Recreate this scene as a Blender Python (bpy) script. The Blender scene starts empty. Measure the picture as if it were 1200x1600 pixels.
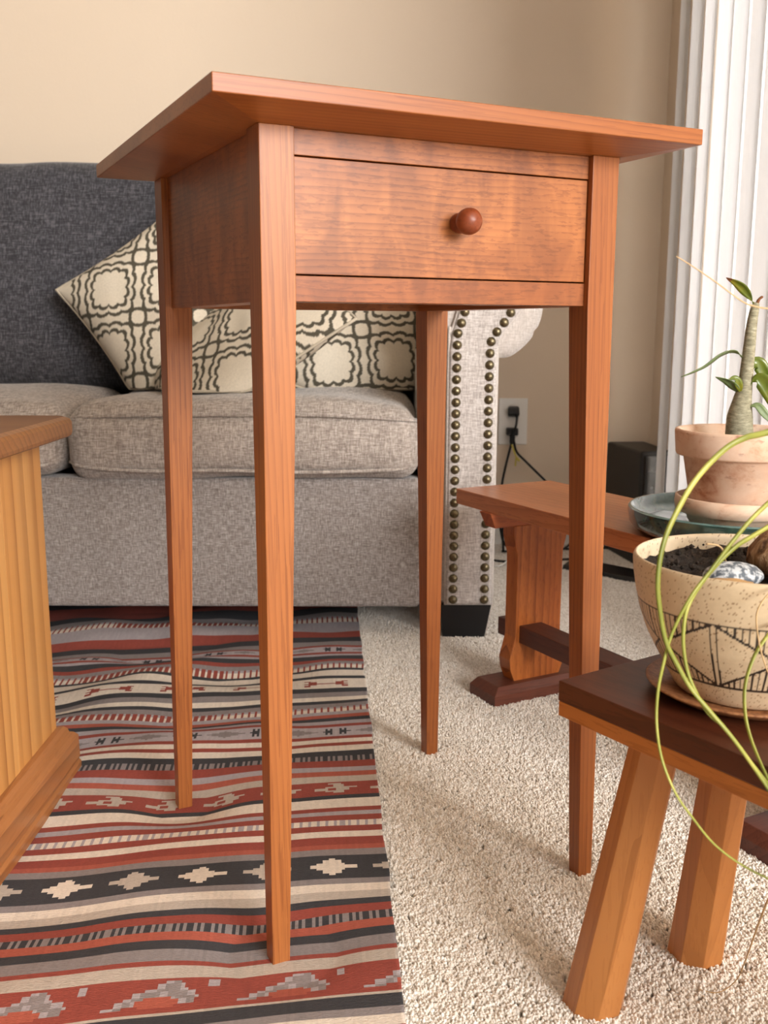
import bpy, bmesh, math, random
import numpy as np
from mathutils import Vector, Matrix, noise

random.seed(7)
C = bpy.context.scene.collection
sc = bpy.context.scene

# ------------------------------------------------------------------ camera
cam = bpy.data.cameras.new('camera')
cam.sensor_fit = 'VERTICAL'; cam.sensor_height = 36.0
cam.lens = 1539.4 / 1600 * 36.0
cam.clip_start = 0.01
camo = bpy.data.objects.new('camera', cam); C.objects.link(camo)
camo.location = (0, 0, 0.53286)
camo.rotation_euler = (math.pi / 2 - 0.18276, 0, 0)
camo.matrix_world = Matrix.Translation((0, 0, 0.53286)) @ Matrix.Rotation(math.pi / 2 - 0.18276, 4, 'X') @ Matrix.Rotation(0.00285, 4, 'Z')
cam.dof.use_dof = True; cam.dof.focus_distance = 0.92; cam.dof.aperture_fstop = 13
sc.camera = camo

# ------------------------------------------------------------------ world, light, exposure
w = bpy.data.worlds.new('world'); sc.world = w; w.use_nodes = True
bg = w.node_tree.nodes['Background']
bg.inputs['Color'].default_value = (1.0, 0.955, 0.90, 1)
bg.inputs['Strength'].default_value = 0.04
def area(name, loc, target, sx, sy, power, col):
    l = bpy.data.lights.new(name, 'AREA'); l.shape = 'RECTANGLE'; l.size = sx; l.size_y = sy
    l.energy = power; l.color = col
    o = bpy.data.objects.new(name, l); C.objects.link(o); o.location = loc
    o.rotation_euler = (Vector(target) - Vector(loc)).to_track_quat('-Z', 'Y').to_euler()
    return o
# daylight outside the sliding glass door; plus an unseen far light, guessed and added behind the camera
area('daylight_outside_door', (1.10, 1.82, 1.0), (0, 1.82, 1.0), 1.1, 2.2, 66, (0.94, 0.97, 1.0))
area('unseen_far_light', (3.0, -2.9, 1.75), (0.0, 1.1, 0.6), 3.2, 1.5, 300, (1.0, 0.985, 0.965))
vs = sc.view_settings
vs.view_transform = 'Standard'; vs.look = 'None'; vs.exposure = 0.62; vs.gamma = 1.0; vs.use_curve_mapping = False

# ------------------------------------------------------------------ node helpers
def srgb(r, g, b):
    f = lambda c: (c / 255 / 12.92) if c / 255 <= 0.04045 else ((c / 255 + 0.055) / 1.055) ** 2.4
    return (f(r), f(g), f(b), 1)

class NT:
    def __init__(s, name):
        s.m = bpy.data.materials.new(name); s.m.use_nodes = True
        s.t = s.m.node_tree; s.b = s.t.nodes['Principled BSDF']
    def n(s, typ, **kw):
        nd = s.t.nodes.new(typ)
        for k, v in kw.items():
            if k.startswith('i_'): nd.inputs[k[2:].replace('_', ' ')].default_value = v
            else: setattr(nd, k, v)
        return nd
    def l(s, a, b): s.t.links.new(a, b)
    def coord(s, scale=(1, 1, 1), rnd=True):
        tc = s.n('ShaderNodeTexCoord'); mp = s.n('ShaderNodeMapping'); mp.inputs['Scale'].default_value = scale
        s.l(tc.outputs['Object'], mp.inputs['Vector'])
        if rnd:
            oi = s.n('ShaderNodeObjectInfo'); mu = s.n('ShaderNodeMath', operation='MULTIPLY'); mu.inputs[1].default_value = 37.0
            s.l(oi.outputs['Random'], mu.inputs[0]); s.l(mu.outputs[0], mp.inputs['Location'])
        return mp.outputs[0]
    def noise(s, vec, scale, detail=3, rough=.55, dist=0):
        nd = s.n('ShaderNodeTexNoise'); nd.inputs['Scale'].default_value = scale; nd.inputs['Detail'].default_value = detail
        nd.inputs['Roughness'].default_value = rough; nd.inputs['Distortion'].default_value = dist
        if vec is not None: s.l(vec, nd.inputs['Vector'])
        return nd.outputs[0]
    def ramp(s, fac, stops):
        r = s.n('ShaderNodeValToRGB'); e = r.color_ramp.elements
        while len(e) > 1: e.remove(e[-1])
        e[0].position = stops[0][0]; e[0].color = stops[0][1]
        for p, c in stops[1:]:
            x = e.new(p); x.color = c
        s.l(fac, r.inputs[0]); return r.outputs[0]
    def mix(s, fac, a, b, blend='MIX'):
        m = s.n('ShaderNodeMix', data_type='RGBA', blend_type=blend)
        for sock, v in ((m.inputs[0], fac), (m.inputs[6], a), (m.inputs[7], b)):
            if isinstance(v, (int, float)): sock.default_value = v
            elif isinstance(v, tuple): sock.default_value = v
            else: s.l(v, sock)
        return m.outputs[2]
    def math(s, op, a, b=0.0, clamp=False):
        m = s.n('ShaderNodeMath', operation=op); m.use_clamp = clamp
        for sock, v in ((m.inputs[0], a), (m.inputs[1], b)):
            if isinstance(v, (int, float)): sock.default_value = v
            else: s.l(v, sock)
        return m.outputs[0]
    def out(s, col, rough=.5, bump=None, strength=.2, dist=.001, **kw):
        if isinstance(col, tuple): s.b.inputs['Base Color'].default_value = col
        else: s.l(col, s.b.inputs['Base Color'])
        if isinstance(rough, (int, float)): s.b.inputs['Roughness'].default_value = rough
        else: s.l(rough, s.b.inputs['Roughness'])
        if bump is not None:
            b = s.n('ShaderNodeBump'); b.inputs['Strength'].default_value = strength; b.inputs['Distance'].default_value = dist
            s.l(bump, b.inputs['Height']); s.l(b.outputs[0], s.b.inputs['Normal'])
        for k, v in kw.items(): s.b.inputs[k.replace('_', ' ')].default_value = v
        return s.m

def plain(name, col, rough=.5, **kw): return NT(name).out(col, rough, **kw)

def wood(name, axis, dark, mid, light, ring=55, along=0.07, curl=0.0, rough=.40, contrast=.55, warp=2.2, coat=.07, pores=.3, bands='DIAGONAL', patchy=.5):
    """grain runs along axis; rings vary across it"""
    s = NT(name)
    sc3 = [1, 1, 1]; sc3['xyz'.index(axis)] = along
    v = s.coord(tuple(sc3))
    broad = s.noise(v, 9, 3, .5, .4)
    wv = s.n('ShaderNodeTexWave', wave_type='BANDS', bands_direction=bands, wave_profile='SAW')
    wv.inputs['Scale'].default_value = ring; wv.inputs['Distortion'].default_value = warp * 3; wv.inputs['Detail'].default_value = 3
    wv.inputs['Detail Scale'].default_value = 0.35; wv.inputs['Detail Roughness'].default_value = .5
    s.l(v, wv.inputs['Vector'])
    fine = s.noise(v, 420, 2, .6)
    base = s.ramp(broad, [(.3, mid), (.7, light)])
    rings = s.math('POWER', wv.outputs['Fac'], 2.2)
    rings = s.math('MULTIPLY', rings, s.ramp(s.noise(v, 24, 2), [(.35, (1 - patchy,) * 3 + (1,)), (.65, (1, 1, 1, 1))]))
    base = s.mix(s.math('MULTIPLY', rings, contrast), base, dark)
    base = s.mix(s.math('MULTIPLY', s.math('LESS_THAN', fine, .42), pores), base, dark)
    if curl:
        sc4 = [1, 1, 1]; sc4['xyz'.index(axis)] = 2.2
        v2 = s.coord((sc4[0] * 14, sc4[1] * 14, sc4[2] * 14))
        cl = s.noise(v2, 1.0, 3, .55, .8)
        base = s.mix(s.ramp(cl, [(.36, (curl, curl, curl, 1)), (.62, (0, 0, 0, 1))]), base, dark)
    return s.out(base, rough, bump=fine, strength=.04, dist=.0005, Specular_IOR_Level=.38, Coat_Weight=coat, Coat_Roughness=.22)

CH = (srgb(96, 44, 17), srgb(142, 79, 37), srgb(172, 107, 56))
cherry = {a: wood('cherry_' + a, a, *CH, ring=120, along=.025, contrast=.45, warp=.9) for a in 'xyz'}
cherry_fig = {a: wood('cherry_figured_' + a, a, srgb(86, 38, 17), srgb(142, 78, 38), srgb(174, 108, 58), ring=58, along=.20, curl=.5, contrast=.55, warp=3.6, patchy=.85, bands='Z' if a != 'z' else 'X') for a in 'xyz'}
cherry_knob = wood('cherry_knob', 'y', srgb(85, 36, 18), srgb(120, 56, 30), srgb(138, 68, 38), ring=60, contrast=.3)
BE = (srgb(92, 34, 18), srgb(142, 66, 34), srgb(178, 96, 52))
bench_w = {a: wood('bench_wood_' + a, a, *BE, ring=45, along=.07, contrast=.4, rough=.42) for a in 'xyz'}
bench_panel = wood('bench_panel_wood', 'z', srgb(104, 44, 16), srgb(162, 84, 34), srgb(204, 124, 60), ring=26, along=.12, contrast=.75, warp=6, bands='X', patchy=.7)
bench_dark = {a: wood('bench_dark_' + a, a, srgb(52, 24, 18), srgb(84, 42, 30), srgb(106, 58, 42), ring=45, contrast=.4, rough=.5) for a in 'xyz'}
walnut = wood('walnut_seat', 'y', srgb(38, 16, 9), srgb(72, 34, 20), srgb(92, 47, 28), ring=40, along=.09, contrast=.45, rough=.36)
sapwood = wood('stool_sapwood', 'y', srgb(120, 66, 22), srgb(160, 92, 38), srgb(178, 108, 50), ring=45, contrast=.3)
alder = wood('stool_leg_wood', 'z', srgb(140, 80, 34), srgb(172, 108, 54), srgb(190, 128, 72), ring=45, along=.07, contrast=.4, pores=.15)
pine_z = wood('pine_board', 'z', srgb(132, 74, 30), srgb(190, 130, 68), srgb(222, 168, 100), ring=22, along=.018, contrast=.8, pores=.06, warp=3.4, patchy=.85, rough=.45)
pine_y = wood('pine_plinth', 'y', srgb(96, 54, 24), srgb(150, 94, 50), srgb(172, 114, 66), ring=34, along=.06, contrast=.55, pores=.15)
pine_top = wood('pine_top', 'x', srgb(84, 50, 26), srgb(134, 86, 46), srgb(158, 106, 60), ring=50, along=.09, contrast=.65, pores=.15)

def fabric(name, dark, mid, light, sx=900, sz=900, mottled=.5, weave=.5):
    s = NT(name)
    v1 = s.coord((sx * .12, sx * .12, sz)); v2 = s.coord((sx, sx * .12, sz * .12))
    a = s.noise(v1, 1, 3, .7); b = s.noise(v2, 1, 3, .7)
    m = s.math('MULTIPLY', s.math('ADD', a, b), .5)
    col = s.ramp(m, [(.40, dark), (.5, mid), (.60, light)])
    big = s.noise(s.coord((1, 1, 1)), 14, 3)
    col = s.mix(s.math('MULTIPLY', big, mottled * .4), col, dark)
    return s.out(col, .95, bump=m, strength=weave, dist=.0012, Sheen_Weight=.25)
linen = fabric('linen_oatmeal', srgb(112, 103, 98), srgb(146, 137, 132), srgb(186, 178, 174), 650, 650)
linen_warm = fabric('linen_cushion', srgb(128, 117, 109), srgb(168, 156, 147), srgb(206, 196, 188), 650, 650)
linen_lit = fabric('linen_lit', srgb(160, 150, 145), srgb(194, 186, 181), srgb(222, 216, 212), 700, 700, .3)  # lighter copy of the linen: window light on the arm panel put into the colour
linen_side = fabric('linen_border', srgb(184, 174, 166), srgb(203, 194, 187), srgb(220, 212, 206), 700, 700, .2)
charcoal = fabric('charcoal_weave', srgb(34, 34, 39), srgb(58, 57, 63), srgb(104, 103, 108), 420, 700, .5, .7)

def vcol_mat(name, rough=.95, weave=(1400, 1400, 1400), strength=.4, noisemix=.35, dist=.0008):
    s = NT(name)
    at = s.n('ShaderNodeVertexColor', layer_name='print')
    nz = s.noise(s.coord(weave, False), 1, 2, .6)
    col = s.mix(noisemix, at.outputs[0], s.ramp(nz, [(.3, (.35, .35, .35, 1)), (.7, (1, 1, 1, 1))]), 'MULTIPLY')
    return s.out(col, rough, bump=nz, strength=strength, dist=dist)
rug_m = vcol_mat('kilim_wool', .97, (330, 900, 600), .8, .3, .0012)
pil_m = vcol_mat('pillow_print', .8, (300, 900, 300), .3, .2)
pot_m = vcol_mat('speckled_stoneware', .45, (260, 260, 260), .1, .12)

def wall_paint(name, col):
    s = NT(name); nz = s.noise(s.coord((1, 1, 1), False), 160, 3)
    return s.out(col, .85, bump=nz, strength=.12, dist=.002)
wall_m = wall_paint('beige_paint', srgb(228, 209, 187))
ceil_m = wall_paint('white_paint', srgb(232, 226, 216))
white_m = plain('white_trim', srgb(242, 239, 234), .5)
black_m = plain('black_plastic', srgb(16, 16, 18), .4)
cord_m = plain('black_cord', srgb(14, 14, 15), .5)

# ------------------------------------------------------------------ mesh builder
class MB:
    def __init__(s): s.v = []; s.f = []; s.mi = []; s.sm = []
    def add(s, vs_, fs_, mi=0, sm=False):
        o = len(s.v); s.v += [tuple(p) for p in vs_]; s.f += [tuple(i + o for i in f) for f in fs_]
        s.mi += [mi] * len(fs_); s.sm += [sm] * len(fs_); return s
    def box(s, a, b, mi=0):
        (x0, y0, z0), (x1, y1, z1) = a, b
        return s.hexa([(x0, y0, z0), (x1, y0, z0), (x1, y1, z0), (x0, y1, z0)], [(x0, y0, z1), (x1, y0, z1), (x1, y1, z1), (x0, y1, z1)], mi)
    def hexa(s, bot, top, mi=0):
        return s.loft([bot, top], mi)
    def loft(s, rings, mi=0, sm=False, cap=True):
        n = len(rings[0]); vs_ = [p for r in rings for p in r]; fs_ = []
        for k in range(len(rings) - 1):
            for i in range(n):
                j = (i + 1) % n; fs_.append((k * n + i, k * n + j, (k + 1) * n + j, (k + 1) * n + i))
        s.add(vs_, fs_, mi, sm)
        if cap: s.add(rings[0], [tuple(reversed(range(n)))], mi); s.add(rings[-1], [tuple(range(n))], mi)
        return s
    def lathe(s, c, prof, seg=48, mi=0, sm=True, axis='z', wob=None):
        rings = []
        for k, (r, z) in enumerate(prof):
            ring = []
            for i in range(seg):
                a = 2 * math.pi * i / seg; rr = r * (wob(a, k) if wob else 1)
                p = (rr * math.cos(a), rr * math.sin(a), z)
                if axis == 'y': p = (p[0], -p[2], p[1])
                ring.append((c[0] + p[0], c[1] + p[1], c[2] + p[2]))
            rings.append(ring)
        s.loft(rings, mi, sm, cap=False)
        for r_, ring in ((prof[0][0], rings[0]), (prof[-1][0], rings[-1])):
            if r_ < .004: s.add(ring, [tuple(range(seg))], mi, sm)
        return s
    def tube(s, pts, rad, seg=8, mi=0, flat=1.0):
        pts = [Vector(p) for p in pts]; rings = []; up = Vector((0, 0, 1)); prev = None
        for i, p in enumerate(pts):
            t = (pts[min(i + 1, len(pts) - 1)] - pts[max(i - 1, 0)]).normalized()
            if prev is None:
                prev = t.orthogonal().normalized()
            prev = (prev - t * prev.dot(t)).normalized(); b = t.cross(prev)
            r = rad[i] if isinstance(rad, (list, tuple)) else rad
            rings.append([p + (prev * math.cos(2 * math.pi * k / seg) + b * math.sin(2 * math.pi * k / seg) * flat) * r for k in range(seg)])
        return s.loft(rings, mi, True)

def spline(pts, n=8):
    P = [Vector(p) for p in pts]; out = []
    for i in range(len(P) - 1):
        p0, p1, p2, p3 = P[max(i - 1, 0)], P[i], P[i + 1], P[min(i + 2, len(P) - 1)]
        for k in range(n):
            t = k / n
            out.append(.5 * ((2 * p1) + (p2 - p0) * t + (2 * p0 - 5 * p1 + 4 * p2 - p3) * t * t + (3 * p1 - p0 - 3 * p2 + p3) * t ** 3))
    out.append(P[-1]); return out

def build(name, mb, mat, parent=None, local=False, bevel=0.0, seg=2, autosmooth=False):
    me = bpy.data.meshes.new(name)
    vs_ = mb.v
    if parent is not None and not local:
        inv = root_matrix(parent).inverted(); vs_ = [inv @ Vector(p) for p in vs_]
    me.from_pydata([tuple(p) for p in vs_], [], mb.f)
    for m in (mat if isinstance(mat, (list, tuple)) else [mat]): me.materials.append(m)
    me.polygons.foreach_set('material_index', mb.mi)
    me.polygons.foreach_set('use_smooth', mb.sm)
    bm = bmesh.new(); bm.from_mesh(me); bmesh.ops.remove_doubles(bm, verts=bm.verts, dist=1e-6)
    bmesh.ops.recalc_face_normals(bm, faces=bm.faces); bm.to_mesh(me); bm.free()
    o = bpy.data.objects.new(name, me); C.objects.link(o)
    if parent is not None: o.parent = parent
    if bevel:
        b = o.modifiers.new('edge', 'BEVEL'); b.width = bevel; b.segments = seg; b.limit_method = 'ANGLE'; b.angle_limit = math.radians(35)
    return o
def root_matrix(o):
    while o.parent: o = o.parent
    return Matrix.LocRotScale(o.location, o.rotation_euler, o.scale)
def tag(o, label=None, cat=None, group=None, kind=None):
    if label: o['label'] = label
    if cat: o['category'] = cat
    if group: o['group'] = group
    if kind: o['kind'] = kind
    return o
def thing(name, label, cat, loc=(0, 0, 0), rz=0, group=None):
    o = bpy.data.objects.new(name, None); C.objects.link(o); o.location = loc; o.rotation_euler = (0, 0, rz)
    o.empty_display_size = .05
    return tag(o, label, cat, group)
def struct(name, mb, mat, parent=None, **k):
    o = build(name, mb, mat, parent, **k)
    if parent is None: o['kind'] = 'structure'
    return o

def grid_mesh(name, P, cols, mat, parent=None, smooth=True):
    """P: (nv,nu,3) array; cols: (nv-1,nu-1,3) linear face colours or (nv,nu,3)"""
    nv, nu = P.shape[:2]
    me = bpy.data.meshes.new(name)
    idx = np.arange(nv * nu).reshape(nv, nu)
    q = np.stack([idx[:-1, :-1], idx[:-1, 1:], idx[1:, 1:], idx[1:, :-1]], -1).reshape(-1, 4)
    V = P.reshape(-1, 3)
    if parent is not None:
        inv = np.array(root_matrix(parent).inverted()); V = V @ inv[:3, :3].T + inv[:3, 3]
    me.vertices.add(len(V)); me.vertices.foreach_set('co', V.astype(np.float32).ravel())
    me.loops.add(q.size); me.loops.foreach_set('vertex_index', q.astype(np.int32).ravel())
    me.polygons.add(len(q)); me.polygons.foreach_set('loop_start', np.arange(0, q.size, 4, dtype=np.int32))
    me.polygons.foreach_set('use_smooth', np.full(len(q), smooth))
    me.update(calc_edges=True); me.materials.append(mat)
    if cols is not None:
        if cols.shape[0] == nv - 1:
            a = me.color_attributes.new('print', 'FLOAT_COLOR', 'CORNER'); c = np.repeat(cols.reshape(-1, 3), 4, 0)
        else:
            a = me.color_attributes.new('print', 'FLOAT_COLOR', 'POINT'); c = cols.reshape(-1, 3)
        a.data.foreach_set('color', np.concatenate([c, np.ones((len(c), 1))], 1).astype(np.float32).ravel())
    o = bpy.data.objects.new(name, me); C.objects.link(o)
    if parent is not None: o.parent = parent
    return o
lin = lambda r, g, b: np.array(srgb(r, g, b)[:3])

# ------------------------------------------------------------------ the room
X0, X1, Y0, Y1, ZC = -2.6, 0.66, -2.6, 2.44, 2.5
DA, DB, DZ = 1.25, 2.09, 1.86
WE = 1.2     # right wall cut short here, side left open to let the added far light in
struct('floor', MB().box((X0, -3.4, -.06), (3.6, Y1, -.0025)), plain('carpet_backing', srgb(214, 203, 188), .95))
struct('ceiling', MB().box((X0, -3.4, ZC), (3.6, Y1, ZC + .05)), ceil_m)
struct('wall_back', MB().box((X0, Y1, -.06), (X1 + .1, Y1 + .1, ZC)), wall_m)
struct('wall_right', MB().box((X1, DB, -.06), (X1 + .1, Y1, ZC)).box((X1, DA, DZ), (X1 + .1, DB, ZC)).box((X1, WE, -.06), (X1 + .1, DA, ZC)).box((X1 + .1, WE, -.06), (3.6, WE + .08, ZC)).box((3.6, -3.4, -.06), (3.7, WE + .08, ZC)), wall_m)
struct('baseboard_back', MB().box((X0, Y1 - .012, -.004), (X1, Y1, .066)), white_m, bevel=.003)
struct('baseboard_right', MB().box((X1 - .012, DB + .05, -.004), (X1, Y1 - .012, .066)), white_m, bevel=.003)
glass = NT('door_glass')
tr = glass.n('ShaderNodeBsdfTransparent'); gl = glass.n('ShaderNodeBsdfGlossy'); gl.inputs['Roughness'].default_value = .03
mxs = glass.n('ShaderNodeMixShader'); mxs.inputs[0].default_value = .06
glass.l(tr.outputs[0], mxs.inputs[1]); glass.l(gl.outputs[0], mxs.inputs[2])
glass.l(mxs.outputs[0], glass.t.nodes['Material Output'].inputs['Surface'])
d1 = bpy.data.objects.new('door_1', None); C.objects.link(d1); d1.location = (X1 + .05, (DA + DB) / 2, 0); d1['kind'] = 'structure'
ym = (DA + DB) / 2
build('door_frame', MB().box((X1 + .01, DA, 0), (X1 + .09, DA + .05, DZ)).box((X1 + .01, DB - .05, 0), (X1 + .09, DB, DZ)).box((X1 + .01, DA, DZ - .05), (X1 + .09, DB, DZ)).box((X1 + .01, DA, -.004), (X1 + .09, DB, .03)), white_m, d1)
for a, b, x in ((DA + .05, ym + .03, X1 + .03), (ym - .03, DB - .05, X1 + .06)):
    sash = build('sash', MB().box((x, a, .03), (x + .025, a + .05, DZ - .05)).box((x, b - .05, .03), (x + .025, b, DZ - .05)).box((x, a + .05, .03), (x + .025, b - .05, .09)).box((x, a + .05, DZ - .11), (x + .025, b - .05, DZ - .05)), white_m, d1)
    build('pane', MB().box((x + .01, a + .05, .09), (x + .015, b - .05, DZ - .11)), glass.m, sash)

# vertical blind in front of the sliding door
bl = NT('blind_vinyl')
df = bl.n('ShaderNodeBsdfDiffuse'); df.inputs[0].default_value = srgb(240, 238, 236)
tl = bl.n('ShaderNodeBsdfTranslucent'); tl.inputs[0].default_value = srgb(205, 202, 200)
mx = bl.n('ShaderNodeMixShader'); mx.inputs[0].default_value = .5
bl.l(df.outputs[0], mx.inputs[1]); bl.l(tl.outputs[0], mx.inputs[2]); bl.l(mx.outputs[0], bl.t.nodes['Material Output'].inputs['Surface'])
blind = thing('vertical_blind', 'white vertical slat blind hanging over the bright glass door', 'blind', (.6, .7, 0))
build('headrail', MB().box((.575, 1.17, 1.93), (.64, 2.17, 1.97)), white_m, blind, bevel=.003)
def slat(yc, ang, wd=.0875):
    mb = MB(); n = 8; ca, sa = math.cos(ang), math.sin(ang)
    pr = []
    for i in range(n + 1):
        t = -wd / 2 + wd * i / n; bow = .010 * (1 - (2 * i / n - 1) ** 2)
        pr.append((.6 + t * sa - bow * ca, yc + t * ca + bow * sa))
    bk = [(x + .0012 * ca, y - .0012 * sa) for x, y in reversed(pr)]
    mb.loft([[(x, y, .02) for x, y in pr + bk], [(x, y, 1.93) for x, y in pr + bk]], sm=False)
    for f in range(len(mb.sm)): mb.sm[f] = False
    return build('slat', mb, bl.m, blind)
slat(2.114, .12)
y = 2.031
for k in range(11):
    slat(y, .08 + .05 * math.sin(k * 2.1)); y -= .083

# carpet pile: little yarn tufts standing on the floor (instanced by geometry nodes)
tuft = NT('carpet_yarn')
oi = tuft.n('ShaderNodeObjectInfo')
geo_r = tuft.n('ShaderNodeAttribute', attribute_name='shade', attribute_type='INSTANCER')
tuft.out(tuft.ramp(geo_r.outputs['Fac'], [(0, srgb(206, 197, 185)), (.5, srgb(226, 218, 207)), (1, srgb(240, 235, 228))]), .95)
pile_mb = MB(); pile_mb.add([(.020, .42, 0), (.66, .42, 0), (.66, 2.43, 0), (-.101, 2.43, 0)], [(0, 1, 2, 3)])   # up to the rug's edge
pile = build('carpet_pile', pile_mb, tuft.m)
tag(pile, 'cream cut-pile carpet of small twisted tufts covering the floor', 'carpet', kind='stuff')
ng = bpy.data.node_groups.new('carpet_tufts', 'GeometryNodeTree')
ng.interface.new_socket('Geometry', in_out='INPUT', socket_type='NodeSocketGeometry')
ng.interface.new_socket('Geometry', in_out='OUTPUT', socket_type='NodeSocketGeometry')
N = ng.nodes.new; Lk = ng.links.new
gi = N('NodeGroupInput'); go = N('NodeGroupOutput')
dp = N('GeometryNodeDistributePointsOnFaces'); dp.distribute_method = 'RANDOM'; dp.inputs['Density'].default_value = 200000
Lk(gi.outputs[0], dp.inputs['Mesh'])
ico = N('GeometryNodeMeshIcoSphere'); ico.inputs['Radius'].default_value = .5; ico.inputs['Subdivisions'].default_value = 2
tf = N('GeometryNodeTransform'); tf.inputs['Scale'].default_value = (.0036, .0036, .0078); Lk(ico.outputs[0], tf.inputs['Geometry'])
tf2 = N('GeometryNodeTransform'); tf2.inputs['Scale'].default_value = (.0028, .0028, .0066); tf2.inputs['Translation'].default_value = (.0016, .0008, .0006); tf2.inputs['Rotation'].default_value = (0, .5, .4); Lk(ico.outputs[0], tf2.inputs['Geometry'])
jg = N('GeometryNodeJoinGeometry'); Lk(tf.outputs[0], jg.inputs[0]); Lk(tf2.outputs[0], jg.inputs[0])
smt = N('GeometryNodeSetMaterial'); smt.inputs['Material'].default_value = tuft.m; Lk(jg.outputs[0], smt.inputs['Geometry'])
ip = N('GeometryNodeInstanceOnPoints'); Lk(dp.outputs['Points'], ip.inputs['Points']); Lk(smt.outputs[0], ip.inputs['Instance'])
rv = N('FunctionNodeRandomValue'); rv.data_type = 'FLOAT_VECTOR'; rv.inputs[0].default_value = (-.55, -.55, 0); rv.inputs[1].default_value = (.55, .55, 6.28)
Lk(rv.outputs[0], ip.inputs['Rotation'])
rs = N('FunctionNodeRandomValue'); rs.data_type = 'FLOAT'; rs.inputs[2].default_value = .7; rs.inputs[3].default_value = 1.25; Lk(rs.outputs[1], ip.inputs['Scale'])
sa_ = N('GeometryNodeStoreNamedAttribute'); sa_.data_type = 'FLOAT'; sa_.domain = 'INSTANCE'; sa_.inputs['Name'].default_value = 'shade'
rc = N('FunctionNodeRandomValue'); rc.data_type = 'FLOAT'; rc.inputs['Seed'].default_value = 5
Lk(rc.outputs[1], sa_.inputs['Value']); Lk(ip.outputs[0], sa_.inputs['Geometry']); Lk(sa_.outputs[0], go.inputs[0])
md = pile.modifiers.new('tufts', 'NODES'); md.node_group = ng

# ------------------------------------------------------------------ sofa
YS = 1.654
sofa = thing('sofa', 'oatmeal linen sofa with charcoal back and nailhead-trimmed rolled arm', 'sofa', (-.6, 2.0, 0))
def rbox(c, h, r, n=(24, 16, 8), crown=0.0, wob=0.0, seed=0, fwd=0.0):
    """soft rounded cushion: box of half size h with edge radius r"""
    mb = MB(); vs_ = []; fs_ = []; idx = {}
    def vert(i, j, k):
        key = (i, j, k)
        if key in idx: return idx[key]
        u = [2 * a / b - 1 for a, b in zip(key, n)]
        p = Vector([u[q] * h[q] for q in range(3)])
        cl = Vector([max(-(h[q] - r), min(h[q] - r, p[q])) for q in range(3)])
        d = p - cl
        if d.length > 1e-9:
            m = max(abs(d[q]) for q in range(3)); d = d.normalized() * m
        p = cl + d
        fx, fy = max(0, 1 - u[0] ** 2), max(0, 1 - u[1] ** 2)
        fz = max(0, 1 - u[2] ** 2)
        if u[2] > 0: p.z += crown * (fx ** .6) * (fy ** .6) * u[2]
        if u[1] < 0: p.y -= fwd * (fx ** .5) * fz * -u[1]
        if wob:
            q = (p + Vector((seed, 0, 0))) * 7
            p += Vector((noise.noise(q), noise.noise(q + Vector((9, 0, 0))), noise.noise(q + Vector((0, 9, 0))))) * wob
        idx[key] = len(vs_); vs_.append(p + Vector(c)); return idx[key]
    for (a, b, cc) in ((0, 1, 2), (1, 2, 0), (2, 0, 1)):
        for side in (0, n[cc]):
            for i in range(n[a]):
                for j in range(n[b]):
                    q = []
                    for (di, dj) in ((0, 0), (1, 0), (1, 1), (0, 1)):
                        k = [0, 0, 0]; k[a] = i + di; k[b] = j + dj; k[cc] = side; q.append(vert(*k))
                    fs_.append(tuple(q if side else reversed(q)))
    return mb.add(vs_, fs_, 0, True)
# base rail, deck, back body
build('seat_rail', MB().box((-1.5, YS, .058), (.062, YS + .06, .284)), linen, sofa, bevel=.008, seg=3)
build('seat_deck', MB().box((-1.5, YS + .06, .075), (.06, 2.36, .26)), linen, sofa)
build('back_frame', MB().hexa([(-1.5, 2.2, .07), (.1, 2.2, .07), (.1, 2.38, .07), (-1.5, 2.38, .07)], [(-1.5, 2.28, .80), (.1, 2.28, .80), (.1, 2.4, .80), (-1.5, 2.4, .80)]), linen, sofa, bevel=.02, seg=3)
def cushion(x0, x1, seed):
    cx, hx = (x0 + x1) / 2, (x1 - x0) / 2
    o = build('seat_cushion', rbox((cx, 1.895, .343), (hx, .262, .061), .04, (40, 24, 10), .022, .008, seed, .012), linen_warm, sofa)
    for z, off in ((.393, .008), (.300, .012)):
        pts = []
        for i in range(31):
            u = -1 + 2 * i / 30
            yy = 1.633 + (.030 if abs(u) > .97 else .006 if abs(u) > .9 else 0) - .010 * max(0, 1 - u * u) ** .5 * (1 if z < .35 else .75) + (.006 if z > .35 else .004)
            zz = z + .005 * noise.noise(Vector((cx + u * 1.7 + seed, z * 30, 0))) - (.010 * abs(u) ** 6 if z > .35 else -.010 * abs(u) ** 6)
            pts.append((cx + u * (hx - .004), yy, zz))
        build('piping', MB().tube(pts, .0032, 8), linen_warm, o)
cushion(-.538, .062, 3.0); cushion(-1.14, -.546, 8.0)
for k, (x0, x1) in enumerate(((-1.5, -.72), (-.715, .06))):
    mb = rbox((0, 0, 0), ((x1 - x0) / 2, .075, .245), .055, (40, 8, 24), .0, .010, 20 + k, .02)
    m = Matrix.Translation(((x0 + x1) / 2, 2.185, .635)) @ Matrix.Rotation(math.radians(-15), 4, 'X')
    mb.v = [tuple(m @ Vector(p)) for p in mb.v]
    if k == 0:
        full = rbox((0, 0, 0), (.78, .075, .245), .05, (80, 8, 24), .0, .009, 20, .012)
        m = Matrix.Translation((-.72, 2.185, .635)) @ Matrix.Rotation(math.radians(-15), 4, 'X')
        full.v = [tuple(m @ Vector(p)) for p in full.v]
        tag(build('back_cushion', full, charcoal, sofa), 'charcoal grey woven back')
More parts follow.
